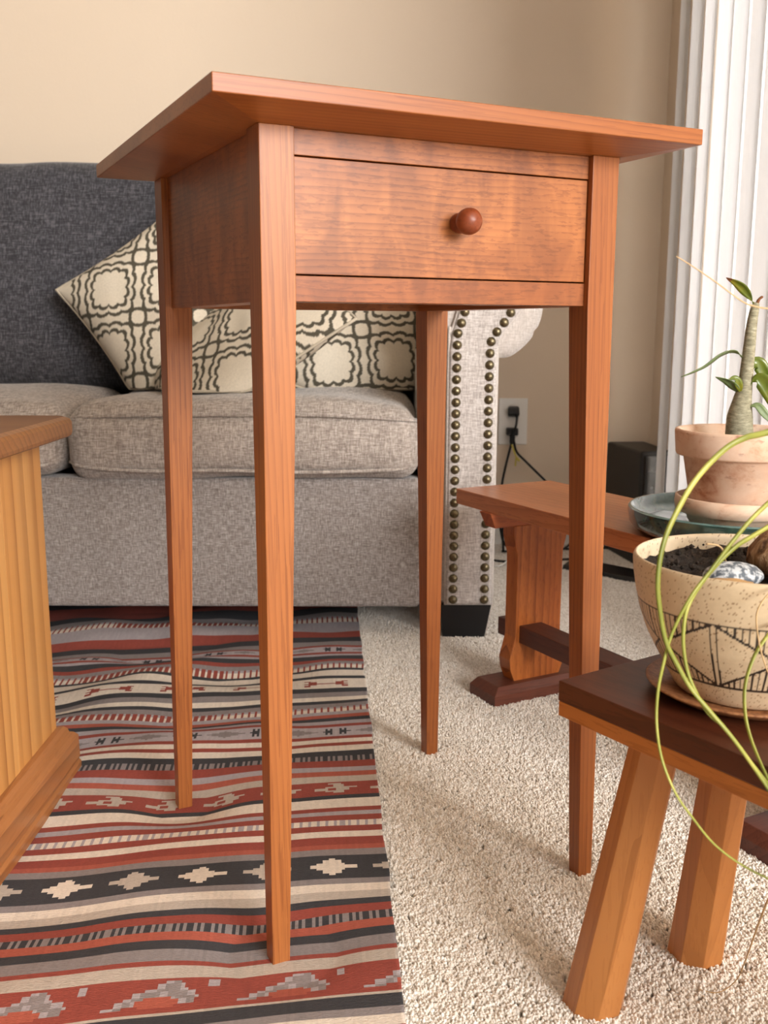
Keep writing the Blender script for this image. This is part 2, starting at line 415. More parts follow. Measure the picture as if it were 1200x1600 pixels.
# right arm: body, roll and the front panel with two rows of nails
arm = build('arm', MB().box((.06, YS + .012, .062), (.192, 2.36, .50)), linen_side, sofa, bevel=.008, seg=3)
def pleat(a, k):
    return 1 - .05 * math.exp(-((a + .55) % (2 * math.pi) - 0) ** 2 / .006) - .05 * math.exp(-(((a - 5.0) % (2 * math.pi))) ** 2 / .01)
prof = [(.035, -1.658), (.062, -1.660), (.078, -1.666), (.086, -1.678), (.088, -1.70), (.088, -2.36)]
build('arm_roll', MB().lathe((.168, 0, .576), [(r * 1.12, z) for r, z in prof], 64, axis='y', wob=lambda a, k: pleat(a, k) if k < 5 else 1), linen_side, sofa)
outl = [(.107, .064), (.107, .50), (.110, .525), (.118, .552), (.126, .580), (.140, .612), (.165, .640), (.205, .645), (.232, .62), (.234, .585), (.222, .562), (.208, .545), (.194, .528), (.187, .508), (.186, .47), (.186, .064)]
pan = build('arm_panel', MB().loft([[(x, YS + .018, z) for x, z in outl], [(x, YS - .002, z) for x, z in outl], [(.147 + (x - .147) * .93, YS - .008, .34 + (z - .34) * .985) for x, z in outl]]), linen_lit, sofa, bevel=.003, seg=2)
build('piping', MB().tube(spline([(x, YS, z) for x, z in outl[:10]], 6), .0028, 8), linen_side, pan)
build('piping', MB().tube(spline([(x, YS, z) for x, z in outl[9:]], 6), .0028, 8), linen_side, pan)
brass = NT('antique_brass')
bn = brass.noise(brass.coord((1, 1, 1)), 300, 2)
brass.out(brass.ramp(bn, [(.3, srgb(92, 82, 62)), (.7, srgb(132, 120, 94))]), .38, Metallic=.9)
dome = MB().lathe((0, 0, 0), [(.0001, .0062), (.0028, .0059), (.0054, .0046), (.0073, .0024), (.008, 0)], 14, axis='y')
nail0 = None
def nailrow(path, n):
    global nail0
    P = spline(path, 12); seg = [0]
    for a, b in zip(P, P[1:]): seg.append(seg[-1] + (b - a).length)
    for i in range(n):
        s_ = seg[-1] * i / (n - 1); k = max(j for j in range(len(seg)) if seg[j] <= s_ + 1e-9); k = min(k, len(P) - 2)
        p = P[k].lerp(P[k + 1], (s_ - seg[k]) / max(1e-9, seg[k + 1] - seg[k]))
        if nail0 is None:
            o = nail0 = build('nailhead', dome, brass.m, pan, local=True)
        else:
            o = nail0.copy(); C.objects.link(o); o.parent = pan
        o.location = p - Vector(sofa.location)
YN = YS - .0075
nailrow([(.1195, YN, .075), (.1195, YN, .30), (.1200, YN, .505), (.1235, YN, .532), (.133, YN, .566), (.148, YN, .600), (.174, YN, .622)], 31)
nailrow([(.1735, YN, .075), (.1738, YN, .30), (.1745, YN, .495), (.182, YN, .525), (.197, YN, .546), (.212, YN, .572), (.216, YN, .598)], 29)
footm = plain('black_foot_wood', srgb(20, 20, 22), .35)
for x0, x1, y0 in ((.098, .188, YS + .004), (-1.45, -1.36, YS + .004), (.098, .188, 2.28), (-1.45, -1.36, 2.28)):
    build('foot', MB().hexa([(x0 + .006, y0 + .004, -.004), (x1 - .012, y0 + .004, -.004), (x1 - .012, y0 + .07, -.004), (x0 + .006, y0 + .07, -.004)], [(x0, y0, .064), (x1, y0, .064), (x1, y0 + .08, .064), (x0, y0 + .08, .064)]), footm, sofa, bevel=.002)

# ------------------------------------------------------------------ throw pillows
INK, CREAM = lin(82, 76, 62), lin(226, 214, 194)
def trellis(U, V, per):
    def fr(x): return (x / per) - np.floor(x / per) - .5
    a, b = fr(U) * 2, fr(V) * 2
    th = np.arctan2(b, a); n4 = (np.abs(a) ** 5 + np.abs(b) ** 5) ** (1 / 5.)
    scal = .10 * np.abs(np.sin(th * 6)) ** .8
    ear = .03 * np.abs(np.sin(2 * th)) ** 8
    lw = .066
    d1 = np.abs(n4 - (.56 + scal - ear)); d2 = np.abs(n4 - (.79 + scal * .9 - ear * .3))
    ca, cb = 1 - np.abs(a), 1 - np.abs(b)
    rc_ = (ca ** 3 + cb ** 3) ** (1 / 3.)
    ring = np.abs(rc_ - .26)
    m = np.where(rc_ < .24, 0, np.maximum(d1 < lw * .8, d2 < lw * .8)) + (ring < lw * .8)
    return np.clip(m, 0, 1)
def settle(P):
    """the soft pillow gives way where it meets the seat and the back"""
    P = P.copy(); P[..., 2] = np.maximum(P[..., 2], .424 - .02 * np.clip((P[..., 1] - 1.86) / .3, 0, 1))
    lim = 2.085 + .268 * (P[..., 2] - .635); P[..., 1] = np.minimum(P[..., 1], lim); return P
def pillow(label, center, ex, ey, half, thick, per, off=(0, 0), seed=0, res=200, turn=0.0):
    ex = np.array(ex, float); ex /= np.linalg.norm(ex); ey = np.array(ey, float); ey -= ex * (ey @ ex); ey /= np.linalg.norm(ey)
    ez = np.cross(ex, ey)
    t = np.linspace(-1, 1, res); A, B = np.meshgrid(t, t)
    sx = 1 - .10 * (1 - B ** 2) * 0 - .07 * (1 - np.abs(B) ** 2) ; sy = 1 - .07 * (1 - np.abs(A) ** 2)
    PX, PY = A * half[0] * sx, B * half[1] * sy
    prof_ = ((1 - np.abs(A) ** 2.6) * (1 - np.abs(B) ** 2.6)) ** .55
    nz = np.array([noise.noise(Vector((x * 9 + seed, y_ * 9, seed))) + .5 * noise.noise(Vector((x * 22 + seed, y_ * 22, 3))) for x, y_ in zip(PX.ravel(), PY.ravel())]).reshape(A.shape)
    root = thing('throw_pillow', label, 'pillow', tuple(center), 0, 'trellis print pillows on the sofa')
    for sgn, nm in ((1, 'pillow_front'), (-1, 'pillow_back')):
        H = sgn * thick * prof_ + nz * .007 * prof_
        P = np.array(center) + PX[..., None] * ex + PY[..., None] * ey + H[..., None] * ez
        P = settle(P)
        ct, st_ = math.cos(turn), math.sin(turn)
        m = trellis(PX * ct - PY * st_ + off[0], PX * st_ + PY * ct + off[1], per)
        col = CREAM * (1 - m[..., None]) + INK * m[..., None]
        if sgn < 0: P = P[:, ::-1]; col = col[:, ::-1]
        grid_mesh(nm, P, col, pil_m, root)
    edge = [(-1 + 2 * i / 24, -1) for i in range(24)] + [(1, -1 + 2 * i / 24) for i in range(24)] + [(1 - 2 * i / 24, 1) for i in range(24)] + [(-1, 1 - 2 * i / 24) for i in range(25)]
    pts = []
    for a, b in edge:
        q = np.array(center) + a * half[0] * (1 - .07 * (1 - b * b)) * ex + b * half[1] * (1 - .07 * (1 - a * a)) * ey
        pts.append(tuple(settle(q[None])[0]))
    build('piping', MB().tube(pts, .003, 6), plain('pillow_piping', srgb(196, 184, 164), .9), root)
    return root
pillow('cream trellis-print pillow with raised corner leaning on the charcoal back', (-.42, 1.99, .585), (.80, .10, .57), (-.55, .30, .80), (.175, .165), .058, .122, (.05, .045), 1, turn=.62)
pillow('plump trellis-print pillow slumped in front of the leaning pillow', (-.265, 1.87, .505), (.82, -.05, .57), (-.40, .80, .42), (.21, .145), .055, .122, (.02, .05), 4, turn=.55)
pillow('shaded tan trellis-print pillow tucked beside the rolled arm', (-.055, 1.98, .535), (.86, .02, -.40), (.42, .38, .80), (.17, .17), .05, .122, (.0, .02), 9, turn=-.5)

# ------------------------------------------------------------------ kilim rug
pal = {'K': (58, 58, 62), 'R': (150, 70, 58), 'O': (174, 90, 72), 'G': (142, 134, 134), 'L': (172, 164, 168), 'C': (228, 216, 202), 'T': (190, 178, 166)}
pal = {k: lin(*v) for k, v in pal.items()}
stripes = [(2.6,'L'),(2.5,'R'),(2.4,'K'),(2.3,'T'),(2.2,'R'),(2.1,'G'),(2.0044,'K'),(1.8918,'R'),(1.82,'K'),(1.7812,'G'),(1.7531,'h'),(1.7259,'L'),(1.6771,'R'),(1.6455,'K'),(1.6166,'G'),(1.5932,'R'),(1.5855,'1'),(1.5585,'R'),(1.5512,'L'),(1.541,'K'),(1.5239,'R'),(1.5098,'G'),(1.5002,'h'),(1.4785,'K'),(1.4679,'C'),(1.4432,'K'),(1.4331,'2'),(1.395,'K'),(1.3819,'G'),(1.3667,'C'),(1.3542,'K'),(1.3451,'G'),(1.3318,'h'),(1.3145,'L'),(1.3007,'O'),(1.2902,'K'),(1.2769,'L'),(1.2638,'R'),(1.2549,'1'),(1.2241,'R'),(1.2148,'C'),(1.2028,'R'),(1.1911,'C'),(1.1787,'K'),(1.1614,'k'),(1.148,'R'),(1.1299,'L'),(1.117,'O'),(1.1029,'T'),(1.0906,'3'),(1.0567,'K'),(1.0474,'C'),(1.0269,'R'),(1.0149,'L'),(1.0063,'R'),(.994,'c'),(.9828,'R'),(.9695,'C'),(.9573,'R'),(.9447,'O'),(.9338,'G'),(.9217,'4'),(.881,'G'),(.8696,'C'),(.8578,'T'),(.8474,'K'),(.8373,'R'),(.8236,'k'),(.8118,'O'),(.8004,'K'),(.7892,'G'),(.7749,'R'),(.7667,'T'),(.7536,'5'),(.714,'T'),(.7086,'K'),(.6939,'G'),(.6849,'C'),(.6733,'R'),(.6578,'K'),(.64,'G'),(.6231,'C'),(.6069,'R'),(.5854,'K'),(.55,'C'),(.53,'R'),(.5,'G'),(.47,'K'),(.44,'L')]
def art(rows, w_, h_, u, t, center):
    """stepped woven motif from text rows; u along the stripe, t 0..1 across it"""
    n, m = len(rows), max(len(r) for r in rows)
    i = int(t * n); j = int(((u - center) / w_ + .5) * m)
    if 0 <= i < n and 0 <= j < len(rows[i]) and rows[i][j] != '.': return rows[i][j]
    return None
HAND = ["K...............K", ".RR...........RR.", "..RRR.......RRR..", ".RRRRRRRRRRRRRRR.".replace('K', 'R'), "..RRR.......RRR..", ".RR...........RR.", "................."]
HAND[0] = "................."
PAIR = [".K.K...K.K.", ".KKK...KKK.", "KKKK...KKKK", ".KKK...KKK.", ".K.K...K.K."]
LOZ = [".......G.......", ".....GGGGG.....", "..GGGGGGGGGGG..", "GGGGGGGGGGGGGGG", "..GGGGGGGGGGG..", ".....GGGGG.....", ".......G......."]
ZIG = ["................", "....TTTTT.......", "......TTTT......", "...TTTTTTTTTTT..", "TTTT...TTTTT....", "...TTTTTTT......", "......TTTT......", "................"]
DIA = ["................", ".......CC.......", ".....CCCCCC.....", "...CCCCCCCCCC...", "CCCCCCCCCCCCCCCC", "...CCCCCCCCCC...", ".....CCCCCC.....", ".......CC.......", "................"]
RID = ["............................", ".............LLGG.......LL..", "...........LLGGGGL......LL..", ".........LLGGGGGGLL.........", "......LLGGGGLLGGGGGLL.......", "....LLGGGOOOOOOLGGGGGL......", "..LLGGLOOOOOOOOOOLLGG.......", "LLGG....OOOOOOOO............", "............................"]
def ink(u, v):
    for k, (top, c) in enumerate(stripes):
        nxt = stripes[k + 1][0] if k + 1 < len(stripes) else .3
        if v <= top and v > nxt:
            t = (top - v) / (top - nxt); break
    else: return pal['L']
    if c in pal: return pal[c]
    if c == 'h': return pal['R'] if (u % .0092) < .0046 else pal['C' if t > .3 else 'L']
    if c == 'k': return pal['K'] if (u % .0075) < .004 else pal['G']
    if c == 'c': return pal['C'] if (u % .009) < .0055 else pal['L']
    per = {'1': .098, '2': .105, '3': .064, '4': .0635, '5': .104}[c]
    o0 = {'1': .047, '2': .060, '3': .045, '4': .056, '5': .085}[c]
    k = round((u - o0) / per); ce = o0 + k * per; x = ce - (u - ce)
    if c == '1':
        r = art(PAIR, .034, 1, u, (t - .2) / .6, ce) if .2 < t < .8 else None
        if r is None:
            k2 = round((u - o0 - per / 2) / per); r = art(LOZ, .046, 1, u, (t - .15) / .7, o0 + per / 2 + k2 * per) if .15 < t < .85 else None
        return pal[r] if r else pal['L'] * 1.12
    if c == '2':
        r = art(HAND, .072, 1, u, (t - .12) / .8, ce) if .12 < t < .92 else None
        return pal[r] if r else pal['C']
    if c == '3':
        r = art(ZIG, .050, 1, x, t, ce); return pal[r] if r else pal['R']
    if c == '4':
        r = art(DIA, .044, 1, u, t, ce)
        return (pal['C'] if k % 2 == 0 else pal['T']) if r else pal['K']
    r = art(RID, .092, 1, x, t, ce); return pal[r] if r else pal['R']
LEGS = [(-.086, .765), (-.226, 1.038)]
nu, nv = 260, 640
us = np.linspace(0, .80, nu); vs2 = np.linspace(.40, 2.34, nv)
th = math.radians(8.5)
P = np.zeros((nv, nu, 3)); cols = np.zeros((nv - 1, nu - 1, 3))
for j, v in enumerate(vs2):
    for i, u in enumerate(us):
        x = .018 - .06 * (v - .674) - u * math.cos(th) + .0025 * noise.noise(Vector((v * 14, 2, 0))) * (1 if i == 0 else math.exp(-u * 20))
        y_ = v - u * math.sin(th) + .008 * noise.noise(Vector((u * 8, v * 5, 4))) * min(1, u * 8)
        edge = min(1.0, .15 + u * 6)
        far = min(1.0, max(.35, (v - .75) * 1.4))
        z = .0075 + edge * far * (.016 * noise.noise(Vector((u * 6.5 + 1.3, v * 9.5, 0))) + .004 * noise.noise(Vector((u * 15, v * 18, 5)))) + edge * .002
        if u > .45: z *= max(.3, 1 - (u - .45) * 4)
        for lx, ly in LEGS:
            d = math.hypot(x - lx, y_ - ly); g = min(1.0, 1.5 * math.exp(-(d / .05) ** 2)); z = max(z, .0022) * (1 - g) - .0017 * g
        P[j, i] = (x, y_, max(z, -.0017) + .0015)
for j in range(nv - 1):
    v = (vs2[j] + vs2[j + 1]) / 2
    for i in range(nu - 1):
        u = (us[i] + us[i + 1]) / 2
        cols[j, i] = ink(u, v) * (1 + .10 * noise.noise(Vector((u * 300, v * 40, 1))))
rug = grid_mesh('kilim_rug', P, np.clip(cols, 0, 1), rug_m)
tag(rug, 'flat-woven striped kilim rug in rust, charcoal, grey and cream', 'rug')
so = rug.modifiers.new('thickness', 'SOLIDIFY'); so.thickness = .003; so.offset = 1

# ------------------------------------------------------------------ cherry side table
TW, TD, TH, TT, TBV, TS, TB, TE, TA = .3291, .3248, .70, .0126, .0067, .0277, .0155, -.0022, .1266
ZL = TH - TT - TBV; ZA = ZL - TA; OV = .0483
yaw = 0.45391
tab = thing('side_table', 'tall cherry side table with tapered legs and one drawer', 'table', (-.0920, .7536, 0), yaw)
# top with a wide underbevel that meets the legs
def rect(o, z): return [(-o, -o, z), (TW + o, -o, z), (TW + o, TD + o, z), (-o, TD + o, z)]
build('table_top', MB().loft([rect(.001, ZL), rect(OV, TH - TT), rect(OV, TH)]), cherry['x'], tab, local=True, bevel=.0007, seg=2)
for cx, cy, dx, dy in ((0, 0, 1, 1), (TW, 0, -1, 1), (TW, TD, -1, -1), (0, TD, 1, -1)):
    def sq(a, b, z): return [(cx + dx * a, cy + dy * a, z), (cx + dx * b, cy + dy * a, z), (cx + dx * b, cy + dy * b, z), (cx + dx * a, cy + dy * b, z)]
    build('leg', MB().loft([sq(TE, TE + TB, 0), sq(0, TS, ZA - .004), sq(0, TS, ZL)]), cherry['z'], tab, local=True, bevel=.0006, seg=2)
IN, AT = .0062, .013
for x in (IN, TW - IN - AT):
    build('side_apron', MB().box((x, TS, ZA), (x + AT, TD - TS, ZL)), cherry_fig['y'], tab, local=True, bevel=.0004)
build('back_apron', MB().box((TS, TD - IN - AT, ZA), (TW - TS, TD - IN, ZL)), cherry_fig['x'], tab, local=True, bevel=.0004)
build('upper_rail', MB().box((TS, IN, .6615), (TW - TS, IN + .016, ZL)), cherry_fig['x'], tab, local=True, bevel=.0004)
build('lower_rail', MB().box((TS, IN, ZA), (TW - TS, IN + .030, .5735)), cherry_fig['x'], tab, local=True, bevel=.0004)
for x in (IN + AT, TW - IN - AT - .014):
    build('drawer_runner', MB().box((x, IN + .03, ZA), (x + .014, TD - IN - AT, ZA + .012)), cherry['y'], tab, local=True)
drawer = build('drawer', MB().box((TS + .0008, IN, .5747), (TW - TS - .0008, IN + .014, .6603)).box((TS + .006, IN + .014, ZA + .014), (TS + .014, TD - .04, .65)).box((TW - TS - .014, IN + .014, ZA + .014), (TW - TS - .006, TD - .04, .65)).box((TS + .014, IN + .014, ZA + .02), (TW - TS - .014, TD - .04, ZA + .026)).box((TS + .014, TD - .048, ZA + .026), (TW - TS - .014, TD - .04, .65)), cherry_fig['x'], tab, local=True, bevel=.0004)
kp = [(.0075, 0), (.0080, .002), (.0072, .0045), (.0052, .0068), (.0048, .0085), (.0062, .0100), (.0086, .0118), (.0102, .0150), (.0106, .0185), (.0100, .0222), (.0080, .0256), (.0050, .0278), (.0001, .0288)]
build('knob', MB().lathe((.1715, IN, .6185), kp, 40, axis='y'), cherry_knob, drawer, local=True)

# ------------------------------------------------------------------ trestle bench under the window
A = math.radians(28.5)
bench = thing('trestle_bench', 'low reddish trestle bench carrying the green glazed tray', 'bench', (.1063, 1.4316, 0), A)
BW, BL, BH = .172, .665, .304
def yb(l): return -l
build('bench_top', MB().box((0, -BL, BH - .0225), (BW, 0, BH)), wood('bench_top_wood_lit', 'y', srgb(118, 54, 28), srgb(172, 98, 54), srgb(204, 132, 82), ring=45, along=.07, contrast=.4, rough=.36, coat=.3), bench, local=True, bevel=.001)  # paler than the other bench wood: daylight on the top painted into its colour
for l0 in (.045, .537):
    build('batten', MB().loft([[(.006, -l0 - .024, BH - .0445), (BW - .006, -l0 - .024, BH - .0445), (BW - .006, -l0 - .048, BH - .0445), (.006, -l0 - .048, BH - .0445)], [(-.004, -l0 - .022, BH - .0225), (BW + .0, -l0 - .022, BH - .0225), (BW + .0, -l0 - .050, BH - .0225), (-.004, -l0 - .050, BH - .0225)]]), bench_w['x'], bench, local=True, bevel=.0008)
    # shaped trestle panel
    lft = [(.046, .026), (.038, .046), (.036, .062), (.042, .082), (.0455, .095), (.0455, .205), (.045, .218), (.041, .232), (.038, .245), (.038, BH - .044)]
    out_ = lft + [(BW - x, z) for x, z in reversed(lft)]
    build('trestle_panel', MB().loft([[(x, -l0 - .022, z) for x, z in out_], [(x, -l0 - .049, z) for x, z in out_]]), bench_panel, bench, local=True, bevel=.001)
    f0, f1, cz = -l0, -l0 - .066, .012
    ringb = [(0, f0), (BW, f0), (BW, f1), (0, f1)]
    build('trestle_foot', MB().loft([[(x, y_, -.003) for x, y_ in ringb], [(x, y_, .018) for x, y_ in ringb], [(.010 if x == 0 else BW - .010, y_ + (-.007 if y_ == f0 else .007), .029) for x, y_ in ringb]]), bench_dark['x'], bench, local=True, bevel=.0008)
build('stretcher', MB().box((.052, -.045 - .666 + .12, .086), (.092, -.040, .112)), bench_dark['y'], bench, local=True, bevel=.001)

# ------------------------------------------------------------------ stool in front, with octagonal legs
SA = math.atan2(.828, .561)
stool = thing('plank_stool', 'small stool with thick dark plank seat and four splayed octagonal legs', 'stool', (.1287, .6895, 0), math.atan2(.561, .828))
SH, SW, SL = .28, .19, .42          # local x runs across the seat, local -y along it
build('seat', MB().box((0, -SL, SH - .0155), (SW, 0, SH)), walnut, stool, local=True, bevel=.0008)
tag(build('seat_underside', MB().box((.0004, -SL + .0004, SH - .0270), (SW - .0004, -.0004, SH - .0155)), sapwood, stool, local=True, bevel=.0006), 'golden sapwood layer under the dark seat')
for (bx, al, tx, tl_) in ((.043, .007, .058, .048), (.165, .011, .142, .052), (.033, SL - .022, .054, SL - .05), (.155, SL - .025, .136, SL - .053)):
    rings = []
    for t, r in ((0, .0245), (1, .0185)):
        x, l, z = bx + (tx - bx) * t, al + (tl_ - al) * t, -.002 + (SH - .027 + .002) * t
        rings.append([(x + r * math.cos(math.radians(8.5 + 45 * k)), -l + r * math.sin(math.radians(8.5 + 45 * k)), z) for k in range(8)])
    build('leg', MB().loft(rings), alder, stool, local=True, bevel=.0005)

# ------------------------------------------------------------------ pots and plants
def crock(a, k): return 1
SC = (.2545, .6624)
saucer_m = NT('saucer_clay'); sn = saucer_m.noise(saucer_m.coord((1, 1, 1)), 260, 3)
saucer_m = saucer_m.out(saucer_m.ramp(sn, [(.35, srgb(120, 74, 44)), (.65, srgb(168, 116, 76))]), .45)
sau = build('plant_saucer', MB().lathe((SC[0], SC[1], SH), [(.001, 0), (.048, 0), (.056, .003), (.066, .0085), (.0672, .0098), (.066, .0105), (.054, .0065), (.048, .0055), (.001, .0055)], 64), saucer_m)
tag(sau, 'shallow brown stoneware saucer under the speckled bowl pot', 'saucer')
bulbp = thing('bulb_plant', 'speckled stoneware bowl pot holding a papery bulb with trailing stems', 'potted plant', (SC[0], SC[1], SH + .0057))
PZ = SH + .0057
PR = [(.001, 0), (.040, 0), (.0465, .0008), (.0490, .004), (.0545, .014), (.0625, .028), (.0690, .041), (.0740, .055), (.0775, .070), (.0795, .082), (.0803, .0905), (.0796, .0935), (.0780, .0945), (.0762, .0925), (.0755, .086), (.073, .070), (.071, .066)]
# outer wall as a fine grid carrying the incised pattern
zz = []; pr2 = np.array(PR)
s_ = np.concatenate([[0], np.cumsum(np.hypot(np.diff(pr2[:, 0]), np.diff(pr2[:, 1])))])
ss = np.linspace(0, s_[-1], 170); Rr = np.interp(ss, s_, pr2[:, 0]); Zz = np.interp(ss, s_, pr2[:, 1])
for _ in range(2):
    Rr[3:-3] = (Rr[2:-4] + 2 * Rr[3:-3] + Rr[4:-2]) / 4
AA = np.linspace(0, 2 * math.pi, 561)
PP = np.stack([Rr[:, None] * np.cos(AA) + SC[0], Rr[:, None] * np.sin(AA) + SC[1], np.repeat(Zz[:, None], len(AA), 1) + PZ], -1)
z0b, z1b = .0170, .0640
S_out = np.where(np.arange(len(ss)) <= np.argmax(Zz), 1, 0)
T_ = (Zz - (z0b + z1b) / 2) / ((z1b - z0b) / 2)
per = 2 * math.pi / 5
F = (AA + .33) / per - np.floor((AA + .33) / per) - .5
Sg, Tg = np.meshgrid(F, T_); Ring = np.repeat(Rr[:, None], len(AA), 1); phys = per * Ring
inside = (np.abs(Tg) <= 1) & (S_out[:, None] > 0)
dia = np.abs(Sg) / .47 + np.abs(Tg)
lw = .0011
line = np.abs(dia - 1) * .022 < lw * .85
line |= (np.abs(np.abs(Sg) - .022) * phys < lw * .62)
hat = ((Sg * 21 + .5) % 1)
line |= (dia > 1) & (np.abs(hat - .5) * phys / 21 < lw * .5)
line &= inside
line |= ((np.abs(np.abs(Tg) - 1) * (z1b - z0b) / 2 < lw * .6) & (S_out[:, None] > 0))
spk = np.array([[noise.noise(Vector((float(p[0]) * 1150, float(p[1]) * 1150, float(p[2]) * 1150))) for p in row] for row in PP])
clay = lin(206, 184, 152); base_c = np.repeat(np.repeat(clay[None, None], len(ss), 0), len(AA), 1)
base_c[S_out == 0] = lin(226, 206, 176)
base_c = np.where((spk > .47)[..., None], lin(140, 106, 74), base_c)
base_c = np.where(line[..., None], lin(36, 27, 24), base_c)
grid_mesh('pot', PP, base_c, pot_m, bulbp)
soil_s = NT('potting_soil'); sn2 = soil_s.noise(soil_s.coord((1, 1, 1)), 240, 4, .7)
soil_m = soil_s.out(soil_s.ramp(sn2, [(.35, srgb(18, 13, 10)), (.6, srgb(50, 38, 30)), (.8, srgb(92, 74, 60))]), .95, bump=sn2, strength=.9, dist=.004)
def soil(center, r, z, lump, seed, parent, high=0):
    mb = MB(); n, m = 22, 56; vs_ = [(center[0], center[1], z + lump)]; fs_ = []
    for i in range(1, n + 1):
        for k in range(m):
            a = 2 * math.pi * k / m; rr = r * i / n; x, y_ = center[0] + rr * math.cos(a), center[1] + rr * math.sin(a)
            h = lump * (noise.noise(Vector((x * 60 + seed, y_ * 60, 0))) + .7 * noise.noise(Vector((x * 170, y_ * 170, seed)))) + high * (y_ - center[1]) / r
            vs_.append((x, y_, z + h))
    for k in range(m): fs_.append((0, 1 + k, 1 + (k + 1) % m))
    for i in range(n - 1):
        for k in range(m):
            a, b = 1 + i * m + k, 1 + i * m + (k + 1) % m; fs_.append((a, a + m, b + m, b))
    mb.add(vs_, fs_, 0, True); o = build('soil', mb, soil_m, parent); return o
soil(SC, .0745, PZ + .081, .0055, 3, bulbp, .004)
rng = random.Random(3)
cr = MB()
for k in range(90):
    a, rr = rng.uniform(1.2, 4.4), rng.uniform(.02, .072); p = Vector((SC[0] + rr * math.cos(a), SC[1] + rr * math.sin(a), PZ + .085 + rng.uniform(0, .005))); q = rng.uniform(.0008, .0026)
    oc = [p + Vector(v) * q * rng.uniform(.7, 1.3) for v in ((1, 0, 0), (0, 1, 0), (-1, 0, 0), (0, -1, 0), (0, 0, 1), (0, 0, -1))]
    cr.add(oc, [(0, 1, 4), (1, 2, 4), (2, 3, 4), (3, 0, 4), (1, 0, 5), (2, 1, 5), (3, 2, 5), (0, 3, 5)])
tag(build('soil_crumbs', cr, soil_m, bulbp), kind='stuff')
bulb_s = NT('papery_bulb'); bv = bulb_s.coord((1, 1, .25)); bn = bulb_s.noise(bv, 190, 4, .65)
bulb_m = bulb_s.out(bulb_s.ramp(bn, [(.32, srgb(84, 54, 34)), (.5, srgb(156, 116, 80)), (.66, srgb(204, 170, 132))]), .85, bump=bn, strength=1, dist=.004)
BP = Vector((SC[0] + .031, SC[1] + .002, PZ + .076))
mbb = MB()
mbb.lathe(tuple(BP), [(.001, 0), (.022, .001), (.0315, .012), (.0320, .020), (.0270, .029), (.0190, .036), (.0115, .041), (.0075, .045), (.0055, .052), (.0025, .057), (.0003, .058)], 40, wob=lambda a, k: 1 + .07 * math.sin(a * 5 + k) + .04 * math.sin(a * 11 + 2 * k))
bulb = build('bulb', mbb, bulb_m, bulbp)
husk = plain('dry_husk', srgb(190, 150, 112), .85)
for k in range(9):
    a = k * .75 + .3; r0 = .012
    pts = [BP + Vector((r0 * math.cos(a), r0 * math.sin(a), .040)), BP + Vector((.011 * math.cos(a), .011 * math.sin(a), .052)), BP + Vector((.017 * math.cos(a + .3), .017 * math.sin(a + .3), .056 + .006 * (k % 3)))]
    build('husk', MB().tube(spline(pts, 4), [.0018] * 4 + [.0013] * 4 + [.0003], 5, flat=.3), husk, bulb)
strand_s = NT('stem_green'); sv = strand_s.noise(strand_s.coord((1, 1, 1)), 22, 2)
strand_m = strand_s.out(strand_s.ramp(sv, [(.35, srgb(104, 112, 34)), (.6, srgb(150, 152, 64)), (.75, srgb(182, 176, 92))]), .45)
dry_m = plain('dry_stem', srgb(196, 164, 120), .7)
BT = tuple(BP + Vector((0, 0, .05)))
strands = [
 ('A', .0023, .0012, strand_m, [BT, (.29, .63, .47), (.275, .61, .485), (.2341,.6,.4723),(.217,.59,.4698),(.2023,.585,.4626),(.1831,.575,.4455),(.1682,.565,.4232),(.1618,.56,.4071),(.1596,.557,.3906),(.1612,.557,.3752),(.1661,.557,.3537),(.1737,.557,.3388),(.1826,.556,.324),(.1935,.552,.3112),(.2073,.545,.295),(.222,.53,.2734),(.24,.515,.245),(.26,.50,.2)]),
 ('B', .0021, .0007, strand_m, [BT, (.295, .64, .44), (.275, .615, .452), (.2466,.6,.4367),(.2262,.59,.4225),(.2121,.583,.4092),(.1949,.572,.392),(.1815,.565,.3769),(.1711,.562,.3561),(.1657,.558,.3376),(.1627,.555,.3227),(.1615,.55,.3047),(.1627,.54,.2871),(.1695,.533,.2693),(.1787,.53,.2561),(.1928,.53,.2388),(.2105,.53,.2251),(.232,.53,.2137)]),
 ('C', .0021, .0012, strand_m, [BT, (.296, .645, .415), (.272, .615, .43), (.2498,.6,.4207),(.227,.59,.4105),(.211,.582,.4031),(.1942,.575,.3881),(.1816,.567,.3724),(.1782,.563,.3578),(.1787,.561,.3445),(.1816,.559,.3313),(.1875,.556,.3184),(.1932,.553,.3092),(.2026,.549,.3013),(.2123,.542,.2884),(.2238,.53,.2734),(.24,.51,.25)]),
 ('E', .0017, .0010, strand_m, [BT, (.30, .64, .41), (.275, .61, .395), (.2542,.595,.3632),(.2371,.578,.354),(.2249,.570,.3415),(.2173,.563,.3252),(.2155,.556,.3097),(.2173,.549,.296),(.2219,.538,.281),(.2279,.525,.2652)]),
 ('D', .0009, .0005, dry_m, [BT, (.30, .64, .40), (.275, .61, .397), (.2525,.59,.386),(.2338,.578,.3768),(.2255,.572,.3694),(.2239,.570,.3605),(.2267,.567,.3437),(.2321,.564,.3286),(.2401,.557,.313)]),
 ('F', .0004, .0010, dry_m, [(.1892,.66,.5806),(.2017,.66,.5734),(.2169,.66,.5637),(.2344,.66,.5519),(.2452,.66,.5482),(.2622,.66,.5454),(.29,.655,.535),(.31,.65,.49),(.298,.655,.43),BT]),
 ('G', .0016, .0003, dry_m, [(.24, .545, .278), (.262, .548, .262), (.2662,.6,.1808),(.27,.63,.1407),(.2754,.66,.095),(.2821,.69,.052),(.2838,.71,.0198),(.2722,.715,.0052),(.2576,.72,.0045)]),
]
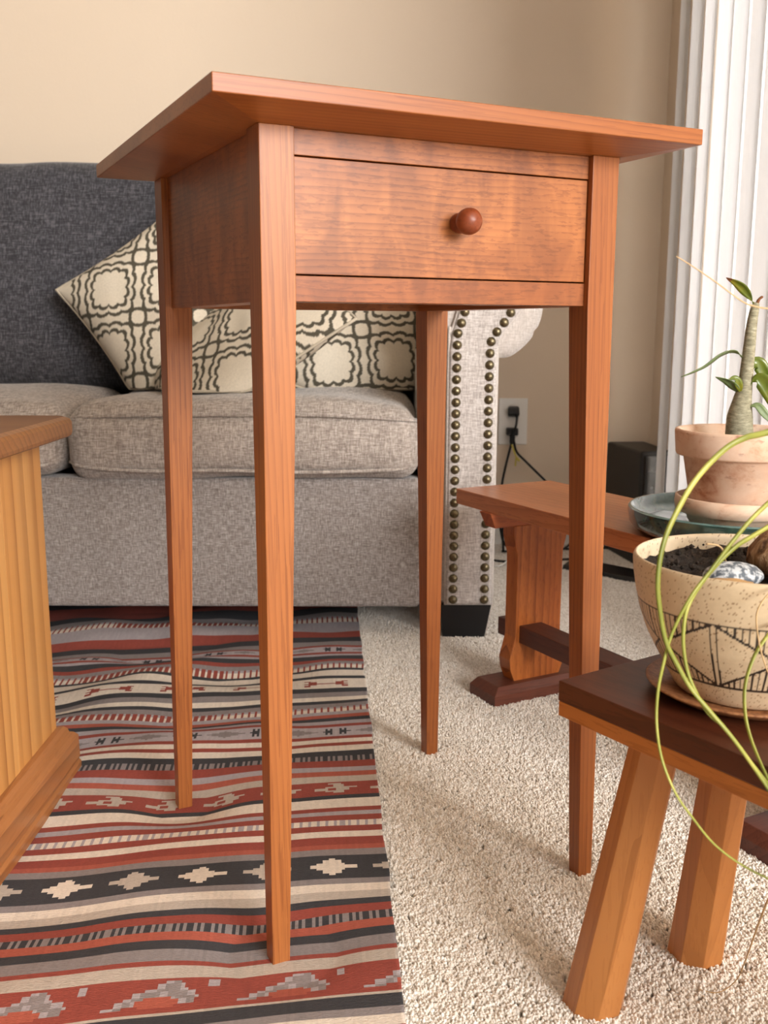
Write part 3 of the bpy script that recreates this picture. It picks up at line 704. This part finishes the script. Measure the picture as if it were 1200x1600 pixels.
for nm, r0, r1, m, pts in strands:
    sp = spline(pts, 7); n = len(sp)
    build('trailing_stem', MB().tube(sp, [r0 + (r1 - r0) * i / (n - 1) for i in range(n)], 8, flat=.7), m, bulbp)
for pts in ([(SC[0] - .01, SC[1] + .02, PZ + .078), (SC[0] - .022, SC[1] + .0, PZ + .100), (SC[0] - .034, SC[1] - .004, PZ + .104)],
            [tuple(BP + Vector((-.004, 0, .052))), tuple(BP + Vector((-.008, -.002, .064))), tuple(BP + Vector((-.012, -.004, .070)))]):
    build('dry_stem', MB().tube(spline(pts, 6), .0007, 6), dry_m, bulbp)
# stones lying on the soil
def stone(name, label, c, h, mat, seed, jag=.12):
    bm = bmesh.new(); bmesh.ops.create_icosphere(bm, subdivisions=4, radius=1)
    for v in bm.verts:
        n_ = 1 + jag * noise.noise(v.co * 1.6 + Vector((seed, 0, 0))) + jag * .5 * noise.noise(v.co * 4 + Vector((0, seed, 0)))
        v.co = Vector((v.co.x * h[0], v.co.y * h[1], v.co.z * h[2])) * n_
    me = bpy.data.meshes.new(name); bm.to_mesh(me); bm.free(); me.materials.append(mat)
    for p in me.polygons: p.use_smooth = True
    o = bpy.data.objects.new(name, me); C.objects.link(o); o.location = c
    return tag(o, label, 'stone')
st = NT('spotted_stone'); v1 = st.n('ShaderNodeTexVoronoi'); v1.inputs['Scale'].default_value = 320; st.l(st.coord((1, 1, 1)), v1.inputs['Vector'])
spot_m = st.out(st.ramp(st.noise(st.coord((1, 1, 1)), 260, 3, .6), [(.44, srgb(84, 92, 102)), (.56, srgb(196, 200, 204))]), .6)
stone('spotted_pebble', 'smooth blue-grey pebble with white spots lying in the bowl pot', (SC[0] - .026, SC[1] - .036, PZ + .090), (.0190, .013, .0090), spot_m, 2, .05)
rk = NT('tan_rock'); rkm = rk.out(rk.ramp(rk.noise(rk.coord((1, 1, 1)), 90, 5, .7), [(.35, srgb(96, 78, 58)), (.6, srgb(156, 132, 102)), (.75, srgb(190, 168, 136))]), .85, bump=rk.noise(rk.coord((1, 1, 1)), 220, 4), strength=.6, dist=.003)
stone('tan_rock', 'rough tan rock wedged beside the papery bulb', (SC[0] + .030, SC[1] - .040, PZ + .090), (.023, .013, .011), rkm, 7, .3)
stone('flat_stone', 'thin ochre stone poking out beside the spotted pebble', (SC[0] - .034, SC[1] - .047, PZ + .086), (.018, .008, .005), plain('ochre_stone', srgb(168, 132, 88), .8), 11, .15)

# green glazed tray on the bench
TC = (.4008, 1.1096)
gz = NT('green_glaze'); gn = gz.noise(gz.coord((1, 1, 1)), 60, 4, .6)
green = gz.out(gz.ramp(gn, [(.3, srgb(22, 38, 34)), (.55, srgb(44, 68, 60)), (.8, srgb(74, 100, 88))]), .12, bump=gn, strength=.15, dist=.002, Coat_Weight=.6, Coat_Roughness=.05)
gz2 = NT('blue_green_glaze'); gn2 = gz2.noise(gz2.coord((1, 1, 1)), 50, 4, .6)
bluegreen = gz2.out(gz2.ramp(gn2, [(.3, srgb(58, 88, 88)), (.6, srgb(88, 118, 116)), (.85, srgb(128, 146, 138))]), .12, Coat_Weight=.6, Coat_Roughness=.05)
tray = thing('glazed_tray', 'round blue-green glazed tray with dark green sides on the bench', 'tray', (TC[0], TC[1], BH))
build('tray_body', MB().lathe((TC[0], TC[1], BH), [(.001, 0), (.095, 0), (.101, .001), (.111, .005), (.1165, .012), (.1185, .024), (.1180, .0285)], 72), green, tray)
tag(build('tray_well', MB().lathe((TC[0], TC[1], BH), [(.1180, .0285), (.1165, .0302), (.1135, .0298), (.1080, .0200), (.0960, .0130), (.001, .0110)], 72), bluegreen, tray), 'pale blue-green inner glaze')
# terracotta pot with its saucer
tc_ = NT('terracotta'); tv = tc_.coord((1, 1, 1.3)); tn = tc_.noise(tv, 26, 5, .65, .3); tn2 = tc_.noise(tc_.coord((1, 1, 2.5)), 34, 4, .6)
tcol = tc_.ramp(tn, [(.24, srgb(158, 92, 66)), (.34, srgb(202, 154, 126)), (.46, srgb(222, 188, 162)), (.8, srgb(232, 210, 190))])
tcol = tc_.mix(tc_.ramp(tn2, [(.60, (0, 0, 0, 1)), (.72, (.75, .75, .75, 1))]), tcol, srgb(146, 76, 60))
terra = tc_.out(tcol, .9, bump=tn2, strength=.25, dist=.002)
PC = (TC[0] - .002, TC[1] - .01); Z0 = BH + .0115
tsau = thing('terracotta_saucer', 'weathered terracotta saucer with chipped rim inside the green tray', 'saucer', (PC[0], PC[1], Z0))
def chip(a, k): return 1 + (.008 * math.sin(3 * a + 1) + .006 * math.sin(7 * a)) * (k in (5, 6, 7))
build('saucer_dish', MB().lathe((PC[0], PC[1], Z0), [(.001, 0), (.046, 0), (.0490, .001), (.0550, .0150), (.0600, .0160), (.0655, .0168), (.0672, .0260), (.0665, .0335), (.0640, .0345), (.0600, .030), (.052, .006), (.001, .005)], 64, wob=chip), terra, tsau)
dp_ = thing('desert_rose', 'bare grey stem plant with few leaves in a weathered terracotta pot', 'potted plant', (PC[0], PC[1], Z0 + .0055))
zb = Z0 + .0055
build('pot', MB().lathe((PC[0], PC[1], zb), [(.001, 0), (.0455, 0), (.0470, .002), (.0605, .0730), (.0618, .0735), (.0678, .0752), (.0690, .0770), (.0712, .1010), (.0705, .1035), (.0670, .1040), (.0640, .1010), (.0600, .090), (.0590, .082)], 72), terra, dp_)
soil(PC, .0600, zb + .0885, .002, 12, dp_)
bk = NT('grey_bark'); bkv = bk.coord((1, 1, 3)); bkn = bk.noise(bkv, 120, 4, .65)
bark = bk.out(bk.ramp(bkn, [(.3, srgb(112, 108, 86)), (.55, srgb(150, 146, 122)), (.75, srgb(184, 180, 158))]), .75, bump=bkn, strength=.3, dist=.002)
SX, SY = PC[0] - .001, PC[1]
stem_pts = [(SX, SY, zb + .086), (SX - .001, SY, zb + .100), (SX - .0015, SY, zb + .118), (SX, SY, zb + .135), (SX + .002, SY, zb + .152), (SX + .003, SY, zb + .175), (SX + .004, SY, zb + .20), (SX + .005, SY, zb + .222), (SX + .007, SY, zb + .236), (SX + .0085, SY, zb + .242)]
build('stem', MB().tube(spline(stem_pts, 4), [x for r0, r1 in zip([.0148, .0150, .0140, .0105, .0078, .0070, .0064, .0056, .0046], [.0150, .0140, .0105, .0078, .0070, .0064, .0056, .0046, .0028]) for x in [r0 + (r1 - r0) * i / 4 for i in range(4)]] + [.0028], 20), bark, dp_)
lf = NT('leaf_green'); ln = lf.noise(lf.coord((1, 1, 1)), 45, 3)
leaf_m = lf.out(lf.ramp(ln, [(.3, srgb(62, 84, 22)), (.55, srgb(98, 112, 30)), (.78, srgb(158, 136, 34))]), .35, Coat_Weight=.3)
lf2 = NT('leaf_pale'); leaf_p = lf2.out(lf2.ramp(lf2.noise(lf2.coord((1, 1, 1)), 50, 3), [(.3, srgb(84, 104, 62)), (.7, srgb(128, 146, 100))]), .4)
tip_m = plain('leaf_brown_tip', srgb(112, 66, 30), .8)
def leaf(path, wid, mat, fold=.25, nrm=(0, -1, .3), tipmat=None):
    sp = spline(path, 8); n = len(sp); mb = MB(); nrm = Vector(nrm).normalized(); up_, lo = [], []
    for i, p in enumerate(sp):
        t = i / (n - 1); tan = (sp[min(i + 1, n - 1)] - sp[max(i - 1, 0)]).normalized(); side = tan.cross(nrm).normalized(); nn = side.cross(tan)
        w_ = wid * max(.04, math.sin(math.pi * min(1, max(0, (t - .12) / .88)) ** .85)) if t > .12 else .0009
        row = [p - side * w_ + nn * fold * w_, p - side * w_ * .5 + nn * fold * w_ * .4, p, p + side * w_ * .5 + nn * fold * w_ * .4, p + side * w_ + nn * fold * w_]
        up_.append(row); lo.append([q - nn * .0008 for q in row])
    for i in range(n - 1):
        mi = 1 if tipmat and i > n * .78 else 0
        mb.loft([up_[i] + lo[i][::-1], up_[i + 1] + lo[i + 1][::-1]], mi, True, cap=(i == 0 or i == n - 2))
    return build('leaf', mb, [mat, tipmat] if tipmat else mat, dp_)
L0 = lambda dx, dz, dy=0: (SX + dx, SY + dy, zb + dz)
tagl = leaf([L0(.006, .240), L0(-.004, .252, -.004), L0(-.016, .262, -.008), L0(-.030, .268, -.01)], .0052, leaf_m, .4, (.2, -.6, -.8), tip_m)
tag(tagl, 'leaf with a brown withered tip')
leaf([L0(-.002, .182), L0(-.014, .190, -.004), L0(-.030, .187, -.008), L0(-.050, .173, -.012), L0(-.074, .162, -.016)], .0056, leaf_p, .3, (-.1, -.45, -.9))
leaf([L0(-.003, .142), L0(-.010, .150, -.006), L0(-.022, .158, -.01), L0(-.036, .162, -.014)], .0052, leaf_p, .3, (0, -.5, -.8))
leaf([L0(-.004, .142, -.004), L0(-.007, .151, -.008), L0(-.013, .160, -.011), L0(-.021, .160, -.014)], .0046, leaf_m, .3, (-.3, -.8, .5))
leaf([L0(.004, .152, -.006), L0(.011, .160, -.009), L0(.020, .154, -.012), L0(.032, .132, -.014), L0(.046, .096, -.016)], .0092, leaf_m, .35, (-.45, -.85, .1))
leaf([L0(.004, .158, .002), L0(.010, .174, .003), L0(.018, .174, .003), L0(.034, .146, .004), L0(.052, .106, .006)], .0078, leaf_m, .3, (-.3, -.9, .2))
leaf([L0(.003, .128, -.008), L0(.012, .131, -.012), L0(.022, .120, -.016), L0(.034, .107, -.02)], .0045, leaf_p, .3, (-.4, -.6, .6))
build('leaf_bud', MB().tube(spline([L0(.0085, .240), L0(.011, .246), L0(.015, .249)], 4), [.0018] * 4 + [.0014] * 4 + [.0003], 6), tip_m, dp_)

# ------------------------------------------------------------------ pine chest at the left edge
chest = thing('pine_chest', 'honey pine chest with moulded plinth and rounded brown top', 'chest', (-.6, .82, .008))
CX1, CY0, CY1 = -.384, .42, 1.092
build('carcass', MB().box((-.9, CY0, .03), (CX1 - .008, CY1 - .008, .415)), pine_z, chest)
wid = [.118, .104, .125, .108, .115, .102]; y1 = CY1
for k, w_ in enumerate(wid):
    y0_ = max(CY0, y1 - w_)
    o = build('side_plank', MB().box((CX1 - .008, y0_ + .0003, .045), (CX1 + .0003 * (k % 2), y1 - .0003, .415)), pine_z, chest, bevel=.0004, seg=1)
    y1 = y0_
build('back_panel', MB().box((-.9, CY1 - .008, .045), (CX1 - .0005, CY1, .415)), pine_z, chest)
# plinth: stepped moulding profile swept along the side and round the far end
pp = [(0, .010), (.020, .010), (.0205, .022), (.0185, .026), (.0195, .030), (.0190, .056), (.0150, .061), (.0110, .0630), (.0095, .0680), (.0060, .0715), (.0, .0725)]
def sweep(off):
    return None
side = [[(CX1 + a, CY0, b) for a, b in pp], [(CX1 + a, CY1 + a, b) for a, b in pp]]
build('plinth_side', MB().loft(side), pine_y, chest)
endp = [[(CX1 + a, CY1 + a, b) for a, b in pp], [(-.9, CY1 + a, b) for a, b in pp]]
build('plinth_end', MB().loft(endp), pine_top, chest)
tp = MB(); tx, ty, r_ = -.352, 1.124, .016
ol = [(-.92, CY0 - .03), (tx, CY0 - .03)] + [(tx - r_ + r_ * math.cos(a), ty - r_ + r_ * math.sin(a)) for a in [i * math.pi / 16 for i in range(9)]] + [(-.92, ty)]
def inset(d): return [(x - d if x > -.5 else x, y_ - d if y_ > .9 else y_) for x, y_ in ol]
build('chest_top', MB().loft([[(x, y_, .4135) for x, y_ in inset(.004)], [(x, y_, .4155) for x, y_ in inset(.001)], [(x, y_, .4190) for x, y_ in ol], [(x, y_, .4300) for x, y_ in ol], [(x, y_, .4340) for x, y_ in inset(.002)], [(x, y_, .4365) for x, y_ in inset(.007)]]), pine_top, chest)

# ------------------------------------------------------------------ outlet, plugs, cords, black box
outlet = thing('wall_outlet', 'white duplex outlet plate on the beige wall beside the sofa arm', 'outlet', (.318, Y1, .311))
build('cover_plate', MB().box((.282, Y1 - .005, .2535), (.354, Y1, .3685)), white_m, outlet, bevel=.003, seg=3)
for z in (.338, .285):
    build('socket', MB().lathe((.318, Y1 - .004, z), [(.016, 0), (.016, .003), (.001, .003)], 24, axis='y'), white_m, outlet)
plug1 = thing('angled_plug', 'black angled plug in the upper socket of the outlet', 'plug', (.318, Y1 - .02, .338))
build('plug_body', MB().hexa([(.302, Y1 - .026, .328), (.332, Y1 - .026, .328), (.332, Y1 - .006, .322), (.306, Y1 - .006, .322)], [(.302, Y1 - .026, .347), (.330, Y1 - .026, .349), (.330, Y1 - .006, .350), (.306, Y1 - .006, .350)]), black_m, plug1, bevel=.003)
build('cord', MB().tube(spline([(.325, 2.412, .330), (.322, 2.405, .305), (.315, 2.402, .28), (.318, 2.402, .262), (.326, 2.405, .238), (.349, 2.41, .215), (.398, 2.40, .168), (.45, 2.38, .12), (.47, 2.36, .06), (.44, 2.34, .012), (.36, 2.33, .006), (.285, 2.33, .006)], 6), .003, 8), cord_m, plug1)
plug2 = thing('straight_plug', 'black plug in the lower socket with a cord hanging down', 'plug', (.314, Y1 - .02, .285))
build('plug_body', MB().box((.301, Y1 - .03, .2785), (.329, Y1 - .006, .297)).box((.309, Y1 - .032, .258), (.321, Y1 - .016, .280)), black_m, plug2, bevel=.003)
build('cord', MB().tube(spline([(.314, 2.414, .264), (.309, 2.41, .245), (.300, 2.41, .205), (.292, 2.41, .16), (.286, 2.39, .11), (.284, 2.36, .06), (.30, 2.34, .015), (.36, 2.35, .006), (.45, 2.36, .006), (.56, 2.37, .006)], 6), .003, 8), cord_m, plug2)
tie = build('cord_tie', MB().tube(spline([(.312, 2.399, .258), (.319, 2.397, .238), (.326, 2.396, .222), (.332, 2.398, .218), (.324, 2.399, .226), (.322, 2.399, .205)], 5), .0022, 6), plain('yellow_tie', srgb(206, 190, 90), .5))
tag(tie, 'yellow twist tie round the black cord below the outlet', 'cord tie')
brick = build('power_adapter', MB().box((.272, 2.30, .085), (.298, 2.335, .125)).tube([(.285, 2.318, .085), (.286, 2.32, .04), (.288, 2.32, .008)], .003), black_m, bevel=.002)
tag(brick, 'small black power adapter hanging between sofa arm and bench', 'adapter')
wc = build('white_cable', MB().tube(spline([(.24, 2.20, .004), (.262, 2.18, .006), (.285, 2.2, .016), (.30, 2.24, .03), (.31, 2.29, .05), (.315, 2.33, .07)], 6), .002, 6), white_m)
tag(wc, 'thin white cable curling on the carpet beside the sofa foot', 'cable')
bc = build('black_cable', MB().tube(spline([(.20, 2.30, .006), (.25, 2.24, .006), (.31, 2.22, .006), (.38, 2.24, .006), (.45, 2.25, .006), (.50, 2.24, .006)], 6), .003, 6), cord_m)
tag(bc, 'black cable lying along the carpet behind the bench', 'cable')
pad = build('floor_pad', MB().hexa([(.40, 2.16, -.002), (.56, 2.02, -.002), (.60, 2.10, -.002), (.44, 2.26, -.002)], [(.405, 2.17, .012), (.555, 2.03, .012), (.592, 2.10, .012), (.443, 2.25, .012)]), black_m, bevel=.004)
tag(pad, 'flat black pad lying on the carpet under the bench top', 'pad')
ups = thing('black_box', 'black boxy electronics unit standing in the wall corner', 'electronics box', (.58, 2.28, 0), 0)
build('case', MB().hexa([(.545, 2.40, 0), (.578, 2.20, 0), (.652, 2.21, 0), (.64, 2.41, 0)], [(.545, 2.40, .266), (.578, 2.20, .266), (.652, 2.21, .266), (.64, 2.41, .266)]), NT('black_case').out(srgb(20, 20, 22), .45), ups, bevel=.006, seg=3)
frontm = plain('gloss_panel', srgb(10, 10, 12), .25)
face = build('front_panel', MB().box((.584, 2.196, .02), (.648, 2.204, .256)), frontm, ups, bevel=.003)
mark = plain('grey_print', srgb(120, 122, 126), .6)
def disc(cx, z, r, n=16): return [(cx + r * math.cos(2 * math.pi * k / n), 2.1955, z + r * math.sin(2 * math.pi * k / n)) for k in range(n)]
lm = MB()
rings = [disc(.612, .229, .005), disc(.612, .229, .0036)]
lm.add(rings[0] + rings[1], [(k, (k + 1) % 16, 16 + (k + 1) % 16, 16 + k) for k in range(16)])
lm.box((.594, 2.1950, .2195), (.632, 2.1958, .2215))
build('emblem', lm, mark, face)
for z in (.184, .167, .150):
    im = MB(); im.add(disc(.604, z, .0035), [tuple(range(16))]); im.box((.611, 2.1950, z - .001), (.621, 2.1958, z + .001))
    build('indicator', im, mark, face)
